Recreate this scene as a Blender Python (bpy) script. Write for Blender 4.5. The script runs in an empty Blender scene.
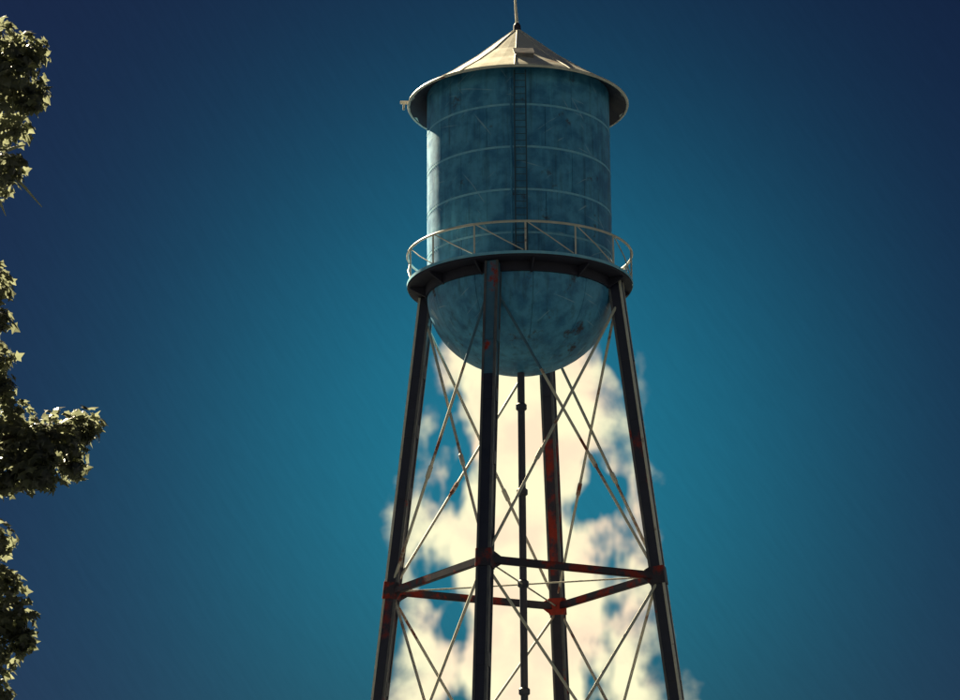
import bpy, bmesh, math, random
from mathutils import Vector, Matrix
rnd = random.Random(7)
SC = bpy.context.scene
COL = SC.collection
R = math.radians
PI = math.pi

# ------------------------------------------------------------------ camera
F_PX, PITCH, ROLL, YAW, DIST, CAM_Z = 2500.0, 0.2761, -0.0063, -0.0169, 102.84, 1.7
c_f = Vector((math.sin(YAW)*math.cos(PITCH), math.cos(YAW)*math.cos(PITCH), math.sin(PITCH)))
c_r0 = Vector((math.cos(YAW), -math.sin(YAW), 0)); c_u0 = c_r0.cross(c_f)
c_r = c_r0*math.cos(ROLL) + c_u0*math.sin(ROLL)
c_u = -c_r0*math.sin(ROLL) + c_u0*math.cos(ROLL)
CAM = Vector((0, -DIST, CAM_Z))
cd = bpy.data.cameras.new('camera'); cam = bpy.data.objects.new('camera', cd); COL.objects.link(cam)
cd.sensor_width = 36.0; cd.lens = F_PX/960*36.0; cd.clip_end = 20000; cd.clip_start = 0.1
cam.matrix_world = Matrix.Translation(CAM) @ Matrix((c_r, c_u, -c_f)).transposed().to_4x4()
SC.camera = cam
def at(px, py, dist):
    """point seen at pixel (px,py) of the 960x700 photo at a given distance from the camera"""
    d = c_f + c_r*((px-480)/F_PX) + c_u*((350-py)/F_PX)
    return CAM + d.normalized()*dist

# ------------------------------------------------------------------ light
SUN_A, SUN_E = R(-148), R(38)          # azimuth from the tower's camera side, negative = left
sun_dir = Vector((math.sin(SUN_A)*math.cos(SUN_E), -math.cos(SUN_A)*math.cos(SUN_E), math.sin(SUN_E)))
sl = bpy.data.lights.new('sun', 'SUN'); sl.energy = 5.0; sl.angle = R(0.53); sl.color = (1.0, 0.85, 0.56)
so = bpy.data.objects.new('sun', sl); COL.objects.link(so)
so.rotation_euler = (-sun_dir).to_track_quat('-Z', 'Y').to_euler(); so.location = sun_dir*300

# ------------------------------------------------------------------ world: deep blue clear sky with a cream glow painted in behind the legs
world = bpy.data.worlds.new('World'); SC.world = world; world.use_nodes = True
wt = world.node_tree; wt.nodes.clear()
class NB:
    """tiny node-building helper"""
    def __init__(s, tree): s.t = tree
    def n(s, typ, **k):
        x = s.t.nodes.new(typ)
        for a, b in k.items(): setattr(x, a, b)
        return x
    def put(s, sock, v):
        if isinstance(v, bpy.types.NodeSocket): s.t.links.new(v, sock)
        else: sock.default_value = v
    def m(s, op, a, b=0.0, c=0.0):
        x = s.n('ShaderNodeMath', operation=op)
        for i, v in enumerate((a, b, c)): s.put(x.inputs[i], v)
        return x.outputs[0]
    def ss(s, v, a, b, lo=0.0, hi=1.0):
        x = s.n('ShaderNodeMapRange', interpolation_type='SMOOTHSTEP')
        for i, q in enumerate((v, a, b, lo, hi)): s.put(x.inputs[i], q)
        return x.outputs[0]
    def mix(s, f, a, b, mode='MIX'):
        x = s.n('ShaderNodeMix', data_type='RGBA', blend_type=mode)
        s.put(x.inputs[0], f); s.put(x.inputs[6], a); s.put(x.inputs[7], b)
        return x.outputs[2]
    def noise(s, vec, scale, detail=4, rough=.55, dist=0.0):
        x = s.n('ShaderNodeTexNoise'); s.put(x.inputs['Vector'], vec)
        x.inputs['Scale'].default_value = scale; x.inputs['Detail'].default_value = detail
        x.inputs['Roughness'].default_value = rough; x.inputs['Distortion'].default_value = dist
        return x.outputs[0]
    def comb(s, a, b, c):
        x = s.n('ShaderNodeCombineXYZ')
        for i, v in enumerate((a, b, c)): s.put(x.inputs[i], v)
        return x.outputs[0]
w = NB(wt)
sky = w.n('ShaderNodeTexSky', sky_type='NISHITA'); sky.sun_disc = False
sky.sun_elevation = SUN_E; sky.sun_rotation = math.atan2(sun_dir.x, sun_dir.y)
sky.air_density = 1.0; sky.dust_density = 0.2; sky.ozone_density = 3.0; sky.altitude = 200
tc = w.n('ShaderNodeTexCoord'); sep = w.n('ShaderNodeSeparateXYZ'); wt.links.new(tc.outputs['Generated'], sep.inputs[0])
X, Y, Z = sep.outputs
U = w.m('DEGREES', w.m('ARCTAN2', X, Y)); V = w.m('DEGREES', w.m('ARCSINE', Z))
SEED = 8.4
HOLE = 17.0
# cream glow shaped to sit behind the legs; unseen copies around add fill
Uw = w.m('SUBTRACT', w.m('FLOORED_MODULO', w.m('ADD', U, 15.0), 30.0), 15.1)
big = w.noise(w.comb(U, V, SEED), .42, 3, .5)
glow_noise = w.noise(w.comb(U, V, SEED+9.0), .9, 4, .45, .1)
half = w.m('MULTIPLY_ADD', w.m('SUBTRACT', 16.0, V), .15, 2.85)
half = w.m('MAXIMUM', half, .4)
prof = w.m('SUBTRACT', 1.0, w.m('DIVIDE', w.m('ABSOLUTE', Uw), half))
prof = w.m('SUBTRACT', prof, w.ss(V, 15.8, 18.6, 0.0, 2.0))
shape = w.m('ADD', w.m('MULTIPLY', prof, 1.15), w.m('ADD', w.m('MULTIPLY', w.m('SUBTRACT', big, .5), 1.1), w.m('MULTIPLY', w.m('SUBTRACT', glow_noise, .5), .75)))
glow = w.ss(shape, .12, .50)
gap = w.noise(w.comb(w.m('MULTIPLY', U, 1.5), V, HOLE), .62, 3, .45)       # blue gaps towards the painted glow's flanks
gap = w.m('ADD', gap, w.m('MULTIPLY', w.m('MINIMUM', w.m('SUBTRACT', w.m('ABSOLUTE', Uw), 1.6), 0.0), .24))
glow = w.m('MULTIPLY', glow, w.ss(gap, .66, .48))
low_glow = w.ss(w.m('ADD', V, w.m('MULTIPLY', w.m('SUBTRACT', glow_noise, .5), 3.0)), 3.0, .5)
glow = w.m('MAXIMUM', glow, w.m('MULTIPLY', low_glow, .8))
cream = w.mix(w.ss(glow_noise, .35, .62), (1.0, .79, .56, 1), (1.0, .95, .62, 1))
# teal halo painted into the sky around the cream glow, thinning with height
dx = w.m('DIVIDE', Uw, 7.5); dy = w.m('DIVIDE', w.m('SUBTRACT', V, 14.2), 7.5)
teal_glow = w.m('EXPONENT', w.m('MULTIPLY', w.m('ADD', w.m('MULTIPLY', dx, dx), w.m('MULTIPLY', dy, dy)), -1.0))
streak = w.noise(w.comb(w.m('ADD', w.m('MULTIPLY', U, 1.6), w.m('MULTIPLY', V, 1.1)), w.m('MULTIPLY', w.m('SUBTRACT', V, U), .16), 0), 4.5, 4, .6)
base = w.mix(1.0, sky.outputs[0], (.0382, .271, .377, 1), 'MULTIPLY')
base = w.mix(1.0, base, w.mix(teal_glow, (.50, .095, .125, 1), (.62, .72, .51, 1)), 'MULTIPLY')
base = w.mix(1.0, base, w.mix(streak, (.91, .91, .91, 1), (1.09, 1.09, 1.09, 1)), 'MULTIPLY')
bg1 = w.n('ShaderNodeBackground'); w.put(bg1.inputs[0], base); bg1.inputs[1].default_value = 0.05
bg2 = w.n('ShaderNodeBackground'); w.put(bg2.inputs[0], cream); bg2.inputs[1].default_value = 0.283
mx = w.n('ShaderNodeMixShader'); w.put(mx.inputs[0], glow)
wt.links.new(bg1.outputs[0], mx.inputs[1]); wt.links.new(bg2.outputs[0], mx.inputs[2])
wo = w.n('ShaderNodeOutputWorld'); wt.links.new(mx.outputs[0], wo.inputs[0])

SC.view_settings.view_transform = 'Standard'; SC.view_settings.look = 'None'
SC.view_settings.exposure = 1.9; SC.view_settings.gamma = 1.0
SC.view_settings.use_curve_mapping = False

# ------------------------------------------------------------------ materials
def material(name, col, col2, rough=.5, scale=1.5, spec=.5, rust=None, rust_amt=0.0, rust_scale=.5, streaks=0.0, bump=.0, metallic=0.0, coat=0.0, scratch=0.0):
    m = bpy.data.materials.new(name); m.use_nodes = True
    t = m.node_tree; t.nodes.clear(); b = NB(t)
    g = b.n('ShaderNodeNewGeometry'); pos = g.outputs['Position']
    n1 = b.noise(pos, scale, 6, .62)
    c = b.mix(b.ss(n1, .32, .68), (*col, 1), (*col2, 1))
    if streaks:
        sp = b.n('ShaderNodeSeparateXYZ'); t.links.new(pos, sp.inputs[0])
        st = b.noise(b.comb(b.m('MULTIPLY', sp.outputs[0], 3.0), b.m('MULTIPLY', sp.outputs[1], 3.0), b.m('MULTIPLY', sp.outputs[2], .22)), 1.0, 5, .65)
        c = b.mix(b.m('MULTIPLY', b.ss(st, .50, .74), streaks), c, (col[0]*.30, col[1]*.28, col[2]*.28, 1))
        c = b.mix(b.m('MULTIPLY', b.ss(st, .46, .26), streaks*.6), c, (min(1, col2[0]*1.6), min(1, col2[1]*1.6), min(1, col2[2]*1.55), 1))
    if scratch:
        spx = b.n('ShaderNodeSeparateXYZ'); t.links.new(pos, spx.inputs[0]); x_, y_, z_ = spx.outputs
        for (kx, kz, ph) in ((.9, .75, 0.0), (-.55, .9, 7.3), (1.0, -.25, 3.1)):
            al = b.m('ADD', b.m('MULTIPLY', x_, kx), b.m('MULTIPLY', z_, kz)); ac = b.m('SUBTRACT', b.m('MULTIPLY', x_, kz), b.m('MULTIPLY', z_, kx))
            nz = b.noise(b.comb(b.m('MULTIPLY', al, .5), b.m('MULTIPLY', ac, 9.0), b.m('ADD', b.m('MULTIPLY', y_, .5), ph)), 1.0, 2, .5)
            c = b.mix(b.m('MULTIPLY', b.ss(nz, .70, .76), scratch), c, (.42, .66, .80, 1))
    rg = b.ss(n1, .2, .8, max(.05, rough-.1), min(1, rough+.12))
    if rust:
        rn = b.noise(pos, rust_scale, 7, .68)
        f = b.ss(rn, .62-rust_amt*.3, .70-rust_amt*.22)
        rc = b.mix(b.noise(pos, 9, 4, .6), (*rust, 1), (rust[0]*.45, rust[1]*.5, rust[2]*.6, 1))
        c = b.mix(f, c, rc); rg = b.mix(f, b.comb(rg, rg, rg), (.85, .85, .85, 1))
    p = b.n('ShaderNodeBsdfPrincipled'); b.put(p.inputs['Base Color'], c); b.put(p.inputs['Roughness'], rg)
    p.inputs['Specular IOR Level'].default_value = spec; p.inputs['Metallic'].default_value = metallic
    p.inputs['Coat Weight'].default_value = coat; p.inputs['Coat Roughness'].default_value = .25
    if bump:
        bp = b.n('ShaderNodeBump'); bp.inputs['Strength'].default_value = bump; bp.inputs['Distance'].default_value = .05
        b.put(bp.inputs['Height'], b.noise(pos, 1.1, 5, .6)); t.links.new(bp.outputs[0], p.inputs['Normal'])
    o = b.n('ShaderNodeOutputMaterial'); t.links.new(p.outputs[0], o.inputs[0])
    return m
RUST = (.52, .05, .03)
M = {
 'tank': material('tank_paint', (.03, .22, .46), (.11, .44, .72), .50, 1.5, .5, (.10, .10, .13), .05, .7, .6, .22, scratch=.6),
 'seam': material('seam_paint', (.18, .56, .82), (.30, .68, .88), .45, 2.5, .6),
 'roof': material('roof_paint', (.82, .78, .66), (.87, .84, .74), .42, 1.2, .6, (.42, .20, .12), .04, .9, .12, .1),
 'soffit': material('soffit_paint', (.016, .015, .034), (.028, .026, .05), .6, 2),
 'ladder': material('ladder_paint', (.03, .09, .15), (.05, .12, .18), .5, 2),
 'upper': material('tank_toned_leg_paint', (.05, .16, .27), (.08, .20, .31), .45, 2, .5, RUST, .16, .8),
 'pale': material('pale_rim_light_steel', (.70, .66, .56), (.80, .77, .68), .38, 3.0, .7, (.34, .12, .07), .10, 1.3),
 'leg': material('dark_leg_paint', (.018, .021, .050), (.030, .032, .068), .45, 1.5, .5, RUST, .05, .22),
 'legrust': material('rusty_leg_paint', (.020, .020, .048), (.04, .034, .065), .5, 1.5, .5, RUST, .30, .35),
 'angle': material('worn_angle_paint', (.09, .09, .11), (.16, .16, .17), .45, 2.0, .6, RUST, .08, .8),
 'strut': material('rusty_strut_paint', (.032, .026, .045), (.05, .04, .06), .5, 2, .5, RUST, .40, .9),
 'gusset': material('red_rust_plate', (.58, .055, .035), (.40, .05, .035), .7, 2.4, .3),
 'rod': material('weathered_rod', (.74, .69, .56), (.82, .78, .66), .42, 2.0, .6, (.40, .10, .05), .22, .45),
 'pipe': material('dark_pipe_paint', (.028, .03, .055), (.045, .045, .075), .4, 2, .6, RUST, .04, .5),
 'concrete': material('concrete', (.30, .29, .27), (.38, .37, .34), .9, 3, .3, bump=.3),
 'twig': material('pale_twig', (.34, .36, .24), (.5, .5, .36), .8, 6, .2),
 'bark': material('bark', (.06, .045, .035), (.10, .08, .06), .9, 6, .2, bump=.6),
 'ground': material('dry_grass_ground', (.022, .030, .038), (.032, .040, .046), .95, .35, .1, bump=.4),
 'grass': material('grass_blades', (.05, .075, .02), (.12, .12, .05), .9, 1.0, .2),
}
def leaf_material():
    m = bpy.data.materials.new('leaf'); m.use_nodes = True; t = m.node_tree; t.nodes.clear(); b = NB(t)
    g = b.n('ShaderNodeNewGeometry')
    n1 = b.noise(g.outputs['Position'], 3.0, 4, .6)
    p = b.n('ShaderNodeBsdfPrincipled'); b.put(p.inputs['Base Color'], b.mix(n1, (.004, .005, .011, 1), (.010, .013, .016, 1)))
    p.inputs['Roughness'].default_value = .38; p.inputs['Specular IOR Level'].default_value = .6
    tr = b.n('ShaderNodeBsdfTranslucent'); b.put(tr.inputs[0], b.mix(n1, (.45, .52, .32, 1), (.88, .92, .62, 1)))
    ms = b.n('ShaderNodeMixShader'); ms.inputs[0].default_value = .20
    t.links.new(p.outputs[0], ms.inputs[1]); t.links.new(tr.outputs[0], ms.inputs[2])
    o = b.n('ShaderNodeOutputMaterial'); t.links.new(ms.outputs[0], o.inputs[0])
    return m
M['leaf'] = leaf_material()

# ------------------------------------------------------------------ mesh helpers
def link(name, mesh, parent=None):
    o = bpy.data.objects.new(name, mesh); COL.objects.link(o); o.parent = parent; return o
def mesh_from(name, verts, faces, mat, smooth=False):
    me = bpy.data.meshes.new(name); me.from_pydata([tuple(v) for v in verts], [], faces)
    me.validate(); me.materials.append(M[mat])
    bm = bmesh.new(); bm.from_mesh(me); bmesh.ops.recalc_face_normals(bm, faces=bm.faces); bm.to_mesh(me); bm.free()
    if smooth:
        for p in me.polygons: p.use_smooth = True
        me.set_sharp_from_angle(angle=R(20))
    return me
def obj(name, data, mat, parent=None, smooth=False):
    return link(name, mesh_from(name, data[0], data[1], mat, smooth), parent)
def join(*ds):
    V_, F_ = [], []
    for v, f in ds:
        k = len(V_); V_ += list(v); F_ += [tuple(i+k for i in q) for q in f]
    return V_, F_
def frame(p0, p1, xdir):
    ax = (Vector(p1)-Vector(p0)).normalized(); x = Vector(xdir); x = (x-ax*x.dot(ax)).normalized(); return ax, x, ax.cross(x)
def loft(rings, cap=True):
    n = len(rings[0]); V_ = [v for r in rings for v in r]; F_ = []
    for k in range(len(rings)-1):
        for i in range(n):
            j = (i+1) % n; F_.append((k*n+i, k*n+j, (k+1)*n+j, (k+1)*n+i))
    if cap: F_ += [tuple(range(n-1, -1, -1)), tuple((len(rings)-1)*n+i for i in range(n))]
    return V_, F_
def beam(p0, p1, wx, wy, xdir, ox=0, oy=0, ch=.0, wx1=None, wy1=None):
    p0, p1 = Vector(p0), Vector(p1); ax, x, y = frame(p0, p1, xdir); rs = []
    for p, a, b in ((p0, wx/2, wy/2), (p1, (wx1 or wx)/2, (wy1 or wy)/2)):
        if ch: q = [(-a+ch,-b),(a-ch,-b),(a,-b+ch),(a,b-ch),(a-ch,b),(-a+ch,b),(-a,b-ch),(-a,-b+ch)]
        else: q = [(-a,-b),(a,-b),(a,b),(-a,b)]
        rs.append([p + x*(u+ox) + y*(v+oy) for u, v in q])
    return loft(rs)
def tube(pts, r, n=10, radii=None, closed=False):
    pts = [Vector(p) for p in pts]; rs = []; up = None; N = len(pts)
    for i, p in enumerate(pts):
        if closed: d = pts[(i+1) % N]-pts[i-1]
        else: d = pts[min(i+1, N-1)]-pts[max(i-1, 0)]
        d.normalize()
        if up is None: up = Vector((0, 0, 1)) if abs(d.z) < .9 else Vector((1, 0, 0))
        a = (up-d*up.dot(d)).normalized(); b = d.cross(a); up = a
        q = radii[i] if radii else r
        rs.append([p + a*(q*math.cos(2*PI*k/n)) + b*(q*math.sin(2*PI*k/n)) for k in range(n)])
    if closed:
        V_, F_ = loft(rs + [rs[0]], False); return V_, F_
    return loft(rs)
def pol(r, phi, z):                      # phi measured from the side that faces the camera, positive to the right
    return Vector((r*math.sin(phi), -r*math.cos(phi), z))
def lathe(profile, n=96, a0=0.0, a1=2*PI):
    full = abs(a1-a0-2*PI) < 1e-6; m_ = n if full else n+1
    V_ = [pol(r, a0+(a1-a0)*i/n, z) for i in range(m_) for r, z in profile]; k = len(profile); F_ = []
    for i in range(n):
        j = (i+1) % m_
        for q in range(k-1): F_.append((i*k+q, j*k+q, j*k+q+1, i*k+q+1))
    return V_, F_
def curved_plate(r0, r1, prof, a0, a1, n):
    """closed plate: prof gives (r, z) of the outer face, thickened inward by r1"""
    pr = [(r, z) for r, z in prof] + [(r-r1, z) for r, z in reversed(prof)]
    V_ = [pol(r, a0+(a1-a0)*i/n, z) for i in range(n+1) for r, z in pr]; k = len(pr); F_ = []
    for i in range(n):
        for q in range(k): F_.append((i*k+q, (i+1)*k+q, (i+1)*k+(q+1) % k, i*k+(q+1) % k))
    F_ += [tuple(range(k-1, -1, -1)), tuple(n*k+i for i in range(k))]
    return V_, F_
def rot_copy(src, phi, parent):
    o = src.copy(); COL.objects.link(o); o.parent = parent
    o.rotation_euler = (0, 0, phi); return o

# ------------------------------------------------------------------ ground
def ground():
    V_, F_ = [(0, 0, 0)], []; n = 64; rs = [8, 20, 45, 90, 180, 400, 1000, 3000, 9000]
    for r in rs:
        for i in range(n):
            a = 2*PI*i/n; k = min(1, max(0, (r-60)/300))
            V_.append((r*math.sin(a), r*math.cos(a), k*(1.6*math.sin(a*3+r*.01)+.8*math.cos(a*7-r*.02)) - k*1.2))
    for i in range(n):
        F_.append((0, 1+i, 1+(i+1) % n))
        for k in range(len(rs)-1): F_.append((1+k*n+i, 1+(k+1)*n+i, 1+(k+1)*n+(i+1) % n, 1+k*n+(i+1) % n))
    o = obj('ground', (V_, F_), 'ground', smooth=True); o['kind'] = 'structure'; o['label'] = 'dry grassy ground around the water tower'
ground()

# ------------------------------------------------------------------ water tower
Z_BALC, Z_EAVE, Z_APEX, Z_STRUT, Z_BOT = 33.67, 41.94, 45.66, 20.69, 29.80
RT = 4.0
tower = bpy.data.objects.new('water_tower', None); COL.objects.link(tower)
tower['label'] = 'tall blue-grey steel water tower with cream conical roof, ring balcony and four dark legs'
tower['category'] = 'water tower'

# --- tank: core shell, then every plate on it
z_rings = [33.2, 34.8, 36.7, 38.6, 40.5, 42.45]
bot = [(RT*math.cos(t)*1.0, 33.2 - (33.2-Z_BOT)*math.sin(t)) for t in [R(90)*k/14 for k in range(15)]]
core_prof = [(0.001, 42.4), (RT-.06, 42.4), (RT-.06, 33.2)] + [((r-.06 if r > .1 else .001), z+.06) for r, z in bot[1:]]
tank = obj('tank', lathe(core_prof, 72), 'tank', tower, True)
NP = 10
for c in range(5):
    z0, z1 = z_rings[c]+.012, z_rings[c+1]-.012; rr = RT
    a0 = (c % 2)*PI/NP + R(-1.5)
    src = obj('shell_plate', curved_plate(rr, .05, [(rr-.012, z0), (rr, z0+.02), (rr, z1-.02), (rr-.012, z1)], R(.14), 2*PI/NP-R(.14), 9), 'tank', tank, True)
    src.rotation_euler = (0, 0, a0)
    for k in range(1, NP): rot_copy(src, a0+2*PI*k/NP, tank)
for z in z_rings[1:5]:
    obj('weld_seam', lathe([(RT-.02, z-.05), (RT+.003, z-.046), (RT+.005, z), (RT+.003, z+.046), (RT-.02, z+.05)], 96), 'seam', tank, True)
def rivets(z):
    ds = []
    for k in range(150):
        a = 2*PI*k/150
        for dz in (-.085, .085):
            c = pol(RT+.012, a, z+dz); t_ = Vector((math.cos(a), math.sin(a), 0))*.02; u_ = Vector((0, 0, .02)); n_ = pol(.014, a, 0)
            ds.append(([c-t_-u_-n_, c+t_-u_-n_, c+t_+u_-n_, c-t_+u_-n_, c+n_], [(0, 1, 4), (1, 2, 4), (2, 3, 4), (3, 0, 4)]))
    return join(*ds)
for z in z_rings[1:5]:
    o = obj('rivet_row', rivets(z), 'tank', tank); o['kind'] = 'stuff'
def gore(t0, t1, n_t):
    return [(RT*math.cos(t), 33.2-(33.2-Z_BOT)*math.sin(t)) for t in [t0+(t1-t0)*k/n_t for k in range(n_t+1)]]
src = obj('bottom_plate', curved_plate(0, .04, gore(R(.4), R(63), 10), R(.15), 2*PI/NP-R(.15), 7), 'tank', tank, True)
src.rotation_euler = (0, 0, R(8))
for k in range(1, NP): rot_copy(src, R(8)+2*PI*k/NP, tank)
obj('bottom_dish', lathe(gore(R(61.5), R(89.9), 8), 48), 'tank', tank, True)
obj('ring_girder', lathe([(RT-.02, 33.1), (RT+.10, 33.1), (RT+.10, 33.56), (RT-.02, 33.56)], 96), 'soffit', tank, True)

# --- roof: twelve panels with battens
NS = 12; R_E = 4.80
sl_ = (Z_APEX-Z_EAVE)/R_E
def roof_z(r): return Z_EAVE + (R_E-r)*sl_ - .17*math.sin(PI*min(1, max(0, r/R_E)))**2
roof_prof = [(R_E, roof_z(R_E)), (4.3, roof_z(4.3)), (3.2, roof_z(3.2)), (2.0, roof_z(2.0)), (1.0, roof_z(1.0)), (.16, roof_z(.16))]
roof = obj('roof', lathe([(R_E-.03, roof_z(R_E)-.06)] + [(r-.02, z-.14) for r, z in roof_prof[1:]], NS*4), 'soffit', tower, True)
PH0 = R(-1.5)
def panel():
    V_, F_ = [], []
    a0, a1 = R(.12), 2*PI/NS-R(.12); n = 3
    for r, z in roof_prof:
        for i in range(n+1):
            a = a0+(a1-a0)*i/n
            flat = math.cos(PI/NS)/math.cos(a-PI/NS)          # flat facet between its two battens
            V_.append(pol(r*(flat*.5+.5), a, z))
    k = n+1
    for q in range(len(roof_prof)-1):
        for i in range(n): F_.append((q*k+i, q*k+i+1, (q+1)*k+i+1, (q+1)*k+i))
    nV = len(V_); V_ += [v-Vector((0, 0, .035)) for v in V_]; F_ += [tuple(nV+i for i in reversed(f)) for f in F_]
    return V_, F_
src = obj('roof_panel', panel(), 'roof', roof); src.rotation_euler = (0, 0, PH0)
for k in range(1, NS): rot_copy(src, PH0+2*PI*k/NS, roof)
src = obj('roof_batten', tube([pol(r, 0, z+.004) for r, z in roof_prof], .026, 8), 'roof', roof, True); src.rotation_euler = (0, 0, PH0)
for k in range(1, NS): rot_copy(src, PH0+2*PI*k/NS, roof)
obj('eave_trim', tube([pol(R_E, 2*PI*i/96, Z_EAVE-.01) for i in range(96)], .065, 8, closed=True), 'pale', roof, True)
# hatch on the front of the roof, over the ladder
ha = R(1.5)
def on_roof(r, phi, h=0): return pol(r, phi, roof_z(r)+h)
obj('hatch', join(beam(on_roof(3.45, R(5), .02), on_roof(2.75, R(5), .02), .78, .24, pol(1, R(95), 0), ch=.02),
                  beam(on_roof(3.50, R(5), .17), on_roof(2.70, R(5), .17), .88, .05, pol(1, R(95), 0))), 'angle', roof)
fin = obj('finial', lathe([(.001, Z_APEX+.26), (.10, Z_APEX+.23), (.16, Z_APEX+.13), (.17, Z_APEX-.02), (.17, Z_APEX-.22), (.24, Z_APEX-.30), (.36, Z_APEX-.34)], 20), 'soffit', tower, True)
obj('lightning_rod', tube([(0, 0, Z_APEX+.2), (-.05, 0, Z_APEX+.9), (-.09, 0, Z_APEX+1.8), (-.11, 0, Z_APEX+2.6)], .05, 8, radii=[.075, .06, .05, .015]), 'pale', tower, True)
# gauge arm sticking out at the left of the eave
g = obj('gauge_arm', join(beam(pol(4.55, R(-86), Z_EAVE+.13), pol(5.18, R(-86), Z_EAVE+.13), .12, .10, (0, 0, 1)),
        tube([pol(5.02, R(-86), Z_EAVE+.10), pol(5.02, R(-86), Z_EAVE-.22)], .05, 8)), 'pale', tower)

# --- balcony
RB = 4.84
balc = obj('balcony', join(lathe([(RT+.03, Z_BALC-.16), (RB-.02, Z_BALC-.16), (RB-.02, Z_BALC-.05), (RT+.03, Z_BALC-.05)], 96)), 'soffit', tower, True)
src = obj('floor_plate', curved_plate(0, RB-RT-.06, [(RB, Z_BALC-.04), (RB, Z_BALC)], R(.1), R(15)-R(.1), 4), 'angle', balc)
for k in range(1, 24): rot_copy(src, R(15)*k, balc)
obj('curb', lathe([(RB+.004, Z_BALC-.07), (RB+.03, Z_BALC-.07), (RB+.03, Z_BALC+.05), (RB+.004, Z_BALC+.05), (RB+.004, Z_BALC-.07)], 96), 'seam', balc, True)
vb, fb = [], []
src = obj('bracket', ([pol(RT+.02, R(7)-.01, Z_BALC-.17), pol(RB-.1, R(7)-.008, Z_BALC-.17), pol(RB-.1, R(7)-.008, Z_BALC-.25), pol(RT+.02, R(7)-.01, Z_BALC-.62),
                       pol(RT+.02, R(7)+.01, Z_BALC-.17), pol(RB-.1, R(7)+.008, Z_BALC-.17), pol(RB-.1, R(7)+.008, Z_BALC-.25), pol(RT+.02, R(7)+.01, Z_BALC-.62)],
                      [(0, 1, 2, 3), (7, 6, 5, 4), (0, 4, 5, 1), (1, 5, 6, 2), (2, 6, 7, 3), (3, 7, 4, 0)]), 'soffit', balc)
for k in range(1, 12): rot_copy(src, R(30)*k, balc)
Z_RAIL = 35.0
rail = obj('handrail', tube([pol(RB, 2*PI*i/96, Z_RAIL) for i in range(96)], .055, 8, closed=True), 'pale', tower, True)
NPST = 14
src = obj('post', tube([pol(RB, R(3), Z_BALC+.05), pol(RB, R(3), Z_RAIL)], .04, 8), 'pale', rail, True)
for k in range(1, NPST): rot_copy(src, 2*PI*k/NPST, rail)
st = 2*PI/NPST
src = obj('lattice_bar', tube([pol(RB, R(3)+.02, Z_RAIL-.04), pol(RB-.02, R(3)+st*.5, (Z_RAIL+Z_BALC)/2), pol(RB, R(3)+st-.02, Z_BALC+.08)], .026, 6), 'pale', rail, True)
for k in range(1, NPST):
    o = rot_copy(src, 2*PI*k/NPST, rail)
# --- ladder up the front of the tank
lad_phi = R(1.2)
lr = [RT+.30]*2
lx = Vector((math.cos(lad_phi), math.sin(lad_phi), 0)); lo = pol(RT+.26, lad_phi, 0)
lad = bpy.data.objects.new('ladder', None); COL.objects.link(lad); lad.parent = tower
for s in (-1, 1):
    obj('side_rail', beam(lo+lx*.24*s+Vector((0, 0, Z_BALC)), lo+lx*.24*s+Vector((0, 0, 41.95)), .06, .07, lx), 'ladder', lad)
src = obj('rung', tube([lo-lx*.24+Vector((0, 0, Z_BALC+.3)), lo+lx*.24+Vector((0, 0, Z_BALC+.3))], .018, 6), 'ladder', lad)
for k in range(1, 27):
    o = src.copy(); COL.objects.link(o); o.parent = lad; o.location = (0, 0, .3*k)
for z in (34.6, 36.6, 38.6, 40.6):
    for s in (-1, 1):
        obj('standoff', beam(lo+lx*.24*s+Vector((0, 0, z)), lo*((RT-.01)/(RT+.26))+lx*.24*s+Vector((0, 0, z)), .05, .05, (0, 0, 1)), 'ladder', lad)
obj('conduit', tube([pol(RT+.09, R(-4.2), 33.8), pol(RT+.09, R(-4.2), 42.1)], .045, 8), 'tank', tower, True)

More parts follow.
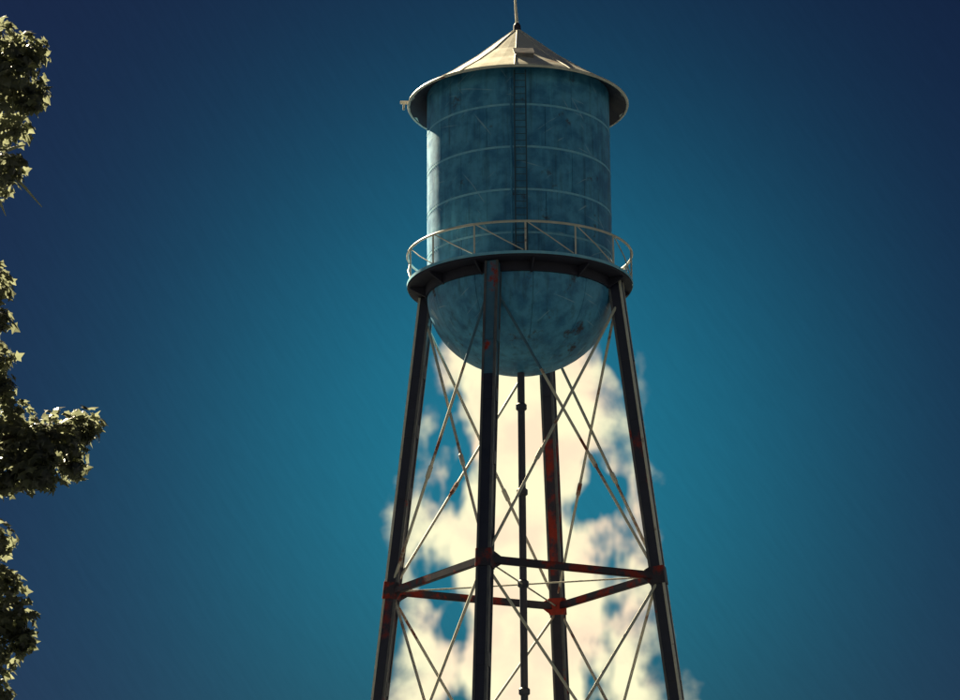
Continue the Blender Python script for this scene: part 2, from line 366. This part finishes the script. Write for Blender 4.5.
# --- legs
TH = -0.2643; R_TOP, R_STR = 4.18, 5.731
slope = (R_STR-R_TOP)/(Z_BALC-Z_STRUT)
def leg_r(z): return R_TOP + (Z_BALC-z)*slope
LEG_PHI = [TH, TH-PI/2, TH+PI, TH+PI/2]       # near, left, far, right
Z_LOW = 7.9
def leg_pt(i, z): return pol(leg_r(z), LEG_PHI[i], z)
LEG_LABEL = ['dark leg passing in front of the tank bottom', 'dark outer leg', 'dark leg with red rust behind the tank bottom', 'dark outer leg']
for i in range(4):
    phi = LEG_PHI[i]; rad = pol(1, phi, 0); tan = Vector((math.cos(phi), math.sin(phi), 0))
    W_ = .58
    mat = 'legrust' if i == 2 else 'leg'
    p0, p1 = leg_pt(i, .35), leg_pt(i, 33.45)
    zc = 28.45 if i == 0 else 33.45
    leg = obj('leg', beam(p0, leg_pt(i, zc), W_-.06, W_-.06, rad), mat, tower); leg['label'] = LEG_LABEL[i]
    if i == 0: obj('leg_head', beam(leg_pt(i, zc), p1, W_-.06, W_-.06, rad), 'upper', leg)  # upper leg's lighter tone is painted in to lower contrast against the bowl
    for sx in (-1, 1):
        for sy in (-1, 1):                    # worn corner angles; pale outer ones on side legs paint in rim light
            a, t_ = .10, .018
            h = W_/2
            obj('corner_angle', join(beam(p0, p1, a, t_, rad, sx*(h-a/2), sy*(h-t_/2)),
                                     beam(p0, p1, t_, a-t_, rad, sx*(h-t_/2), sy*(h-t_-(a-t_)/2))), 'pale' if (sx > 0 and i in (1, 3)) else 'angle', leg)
    for z in (4.2, 12.6, 16.6, 24.9, 27.6, 30.2):          # splices
        q0, q1 = leg_pt(i, z-.28), leg_pt(i, z+.28)
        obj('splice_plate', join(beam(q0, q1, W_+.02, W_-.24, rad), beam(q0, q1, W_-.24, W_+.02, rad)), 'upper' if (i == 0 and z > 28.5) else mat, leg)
    for z in (Z_STRUT, Z_LOW):                # joint collar with gusset wings towards both neighbours
        q0, q1 = leg_pt(i, z-.36), leg_pt(i, z+.36)
        js = [beam(q0, q1, W_+.07, W_+.07, rad, ch=.03)]
        c0 = leg_pt(i, z)
        for nb in (1, -1):
            n_pt = pol(leg_r(z), phi+nb*PI/2, z); d = (n_pt-c0).normalized(); nn = d.cross(Vector((0, 0, 1))).normalized()
            e = c0+d*.30; tip = c0+d*.80
            vs = [e+Vector((0, 0, .42)), tip+Vector((0, 0, .12)), tip-Vector((0, 0, .12)), e-Vector((0, 0, .42))]
            js.append(([v+nn*.02 for v in vs]+[v-nn*.02 for v in vs], [(0, 1, 2, 3), (7, 6, 5, 4), (0, 4, 5, 1), (1, 5, 6, 2), (2, 6, 7, 3), (3, 7, 4, 0)]))
        obj('gusset_plate', join(*js), 'gusset' if (i == 2 and z == Z_STRUT) else 'strut', leg)
    ft = pol(leg_r(0), phi, 0)
    obj('footing', join(beam(ft+Vector((0, 0, -.5)), ft+Vector((0, 0, .32)), 1.7, 1.7, rad, ch=.05, wx1=1.3, wy1=1.3),
                        beam(ft+Vector((0, 0, .31)), ft+Vector((0, 0, .39)), .95, .95, rad)), 'concrete', leg)
# --- horizontal struts, tie rods and cross rods
for z in (Z_STRUT, Z_LOW):
    for i in range(4):
        j = [1, 2, 3, 0][i]
        a, b = leg_pt(i, z), leg_pt(j, z); d = (b-a).normalized(); out = d.cross(Vector((0, 0, 1)))
        a2, b2 = a+d*.31, b-d*.31
        st_ = obj('strut', join(beam(a2, b2, .30, .03, (0, 0, 1), 0, .09), beam(a2, b2, .30, .03, (0, 0, 1), 0, -.09),
                  beam(a2, b2, .03, .21, (0, 0, 1), .135, 0), beam(a2, b2, .03, .21, (0, 0, 1), -.135, 0)), 'strut', tower)
        c = leg_pt(i, z-.02); ri = Vector((0, 0, z-.02)); dd = (ri-c).normalized()
        obj('tie_rod', tube([c+dd*.3, ri-dd*.15], .035, 8), 'rod', tower, True)
def cross_rod(p, q, head=0.0):
    d = (q-p).normalized(); p2, q2 = p+d*.3, q-d*.3
    s2 = p2.lerp(q2, head)
    rod = obj('brace_rod', tube([s2, q2], .064, 8), 'rod', tower, True)
    if head: obj('rod_end', tube([p2, s2], .058, 8), 'upper', rod, True)  # rod top toned toward the tank so it stands out less
    m = p2.lerp(q2, .62)
    obj('turnbuckle', join(tube([m-d*.30, m-d*.24, m+d*.24, m+d*.30], .1, 8, radii=[.07, .10, .10, .07])), 'rod', rod, True)
for (zt, zb) in ((32.6, Z_STRUT+.12), (Z_STRUT-.12, Z_LOW+.12)):
    for i in range(4):
        j = [1, 2, 3, 0][i]
        n = ((leg_pt(i, zt)+leg_pt(j, zt))/2); n.z = 0; n = n.normalized()*.07
        cross_rod(leg_pt(i, zt)+n, leg_pt(j, zb)+n, .25 if (i == 0 and zt > 30) else 0); cross_rod(leg_pt(j, zt)-n, leg_pt(i, zb)-n, .29 if (j == 0 and zt > 30) else 0)
# --- riser pipe
ris = obj('riser_pipe', tube([(0, 0, .1), (0, 0, Z_BOT+.1)], .155, 14), 'pipe', tower, True)
for z in (28.3, 24.6, Z_STRUT, 16.2, 12.0, Z_LOW, 4.0):
    obj('flange', tube([(0, 0, z-.16), (0, 0, z-.10), (0, 0, z+.10), (0, 0, z+.16)], .2, 14, radii=[.165, .235, .235, .165]), 'pipe', ris, True)
obj('riser_base', join(beam((0, 0, -.4), (0, 0, .5), 1.8, 1.8, (1, 0, 0), ch=.06)), 'concrete', ris)

# ------------------------------------------------------------------ tree at the left, its leafy edge reaches into view
TD = 30.0
tree_base = at(-150, 350, TD); TX, TY = tree_base.x, tree_base.y
tree = bpy.data.objects.new('broadleaf_tree', None); COL.objects.link(tree); tree.location = (TX, TY, 0)
tree['label'] = 'dark backlit broadleaf tree whose leafy branches hang beside the open sky'
tree['category'] = 'tree'
off = Vector((TX, TY, 0))
def leaf_shape(s):
    o = [(0, 0), (.34, .06), (.27, .26), (.56, .50), (.24, .60), (0, 1.08), (-.25, .62), (-.54, .52), (-.28, .24), (-.36, .04)]
    V_ = [(x*s, y*s, -.22*abs(x)*s - .12*y*y*s) for x, y in o]
    ci = len(V_); V_.append((0, .45*s, .03*s))
    return V_, [(ci, k, (k+1) % 10) for k in range(10)]
LEAFM = [mesh_from('leaf', *leaf_shape(s), 'leaf') for s in (.10, .13, .16)]
# (photo pixel x, y, radius px, leaves) for the branch ends that show
CL = [(2, 78, 42, 120), (30, 52, 20, 34), (34, 95, 16, 24), (10, 128, 20, 30), (-10, 45, 34, 60), (8, 166, 17, 26), (-12, 175, 30, 45),
      (-14, 285, 27, 55), (0, 318, 13, 18), (-8, 355, 22, 40), (2, 385, 14, 18), (12, 418, 24, 40), (30, 448, 32, 80), (60, 438, 30, 70), (85, 425, 17, 30), (72, 465, 15, 24), (38, 472, 22, 40), (5, 475, 22, 40),
      (-6, 540, 22, 40), (2, 585, 22, 40), (12, 622, 25, 55), (22, 640, 12, 16), (-4, 655, 20, 30), (-2, 694, 16, 26)]
cand = []
for (px, py, rp, n) in CL:
    dist = TD + rnd.uniform(-.5, .5); c = at(px, py, dist); rr = rp/F_PX*dist
    for _ in range(int(n*3.2)):
        v = Vector((rnd.gauss(0, 1), rnd.gauss(0, 1), rnd.gauss(0, 1))).normalized()*rr*(rnd.random()**.42)
        v.y *= 1.3
        cand.append((c+v-off, v.normalized()))
crown_c = [Vector((rnd.uniform(-3.2, 2.0), rnd.uniform(-3.2, 3.2), 9.0+rnd.uniform(-4.6, 4.8))) for _ in range(150)]
rest = []
edge_x = at(-40, 350, TD).x - TX
for c in crown_c:
    if (c.x/3.4)**2+(c.y/3.3)**2+((c.z-9)/5.2)**2 > 1.05: continue
    if c.x > edge_x-.45: continue
    r_ = rnd.uniform(.4, .75)
    for _ in range(95):
        v = Vector((rnd.gauss(0, 1), rnd.gauss(0, 1), rnd.gauss(0, .8))).normalized()*r_*(rnd.random()**.4)
        rest.append((c+v, v.normalized()))
def leaf_rot(nrm):
    z = (nrm + Vector((0, 0, .5)) + Vector((rnd.gauss(0, .5), rnd.gauss(0, .5), rnd.gauss(0, .5)))).normalized()
    yv = Vector((rnd.gauss(0, 1), rnd.gauss(0, 1), rnd.gauss(-.5, .7))); yv = (yv-z*yv.dot(z)).normalized(); xv = yv.cross(z)
    return Matrix((xv, yv, z)).transposed()
rnd.shuffle(cand)
# prefer outer, in-frame leaves as separate pieces
def in_frame(p):
    d = p+off-CAM; return 480+F_PX*d.dot(c_r)/d.dot(c_f)
cand.sort(key=lambda q: -in_frame(q[0]))
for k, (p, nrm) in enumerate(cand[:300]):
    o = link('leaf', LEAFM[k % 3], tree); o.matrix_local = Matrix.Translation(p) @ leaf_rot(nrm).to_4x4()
V_, F_ = [], []
lv, lf = leaf_shape(.125)
for p, nrm in cand[300:] + rest:
    m_ = leaf_rot(nrm); s = rnd.uniform(.8, 1.25); k = len(V_)
    V_ += [p + m_ @ (Vector(v)*s) for v in lv]; F_ += [tuple(i+k for i in f) for f in lf]
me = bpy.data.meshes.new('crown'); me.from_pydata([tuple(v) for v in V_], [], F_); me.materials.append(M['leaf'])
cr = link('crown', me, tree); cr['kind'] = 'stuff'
obj('trunk', tube([(0, 0, -.2), (.05, .02, 1.0), (-.08, .05, 3.2), (.1, 0, 6.0), (.0, .1, 9.0), (.1, .05, 12.6)], .2, 12, radii=[.42, .30, .25, .2, .13, .04]), 'bark', tree, True)
bp_ = [(px_, py_, 1.7+(TD*math.tan(R(23.5-.0229*py_)))-.6) for px_, py_, _r, _n in CL] + [(40, 60, 10.3), (0, 150, 9.2), (60, 440, 6.4), (-5, 300, 8.0), (5, 600, 4.6), (-8, 690, 3.8), (0, 380, 7.0)]
for (px, py, z0) in bp_:
    e = at(px, py, TD)-off; s0 = Vector((.03, .04, min(z0, e.z-.5))); m1 = s0.lerp(e, .45)+Vector((0, .15, -.12)); m2 = s0.lerp(e, .8)+Vector((0, 0, .05))
    obj('branch', tube([s0, m1, m2, e], .05, 7, radii=[.085, .05, .026, .008]), 'bark', tree, True)
for k in range(10):
    a = rnd.uniform(PI*.5, PI*1.6); z0 = rnd.uniform(4, 10); L = rnd.uniform(1.6, 2.8)
    e = Vector((math.cos(a)*L, math.sin(a)*L, z0+rnd.uniform(.8, 2.0)))
    obj('branch', tube([(0.02, .04, z0), Vector((0, .04, z0)).lerp(e, .5)+Vector((0, 0, -.15)), e], .05, 7, radii=[.09, .05, .012]), 'bark', tree, True)
# bare twigs that stick out below the upper clump
for (x0, y0, x1, y1) in ((10, 172, 42, 207), (-6, 190, 6, 216), (8, 150, 26, 145)):
    a, b = at(x0, y0, TD)-off, at(x1, y1, TD)-off
    obj('twig', tube([a, a.lerp(b, .5)+Vector((0, 0, .01)), b], .012, 6, radii=[.024, .018, .005]), 'twig', tree, True)
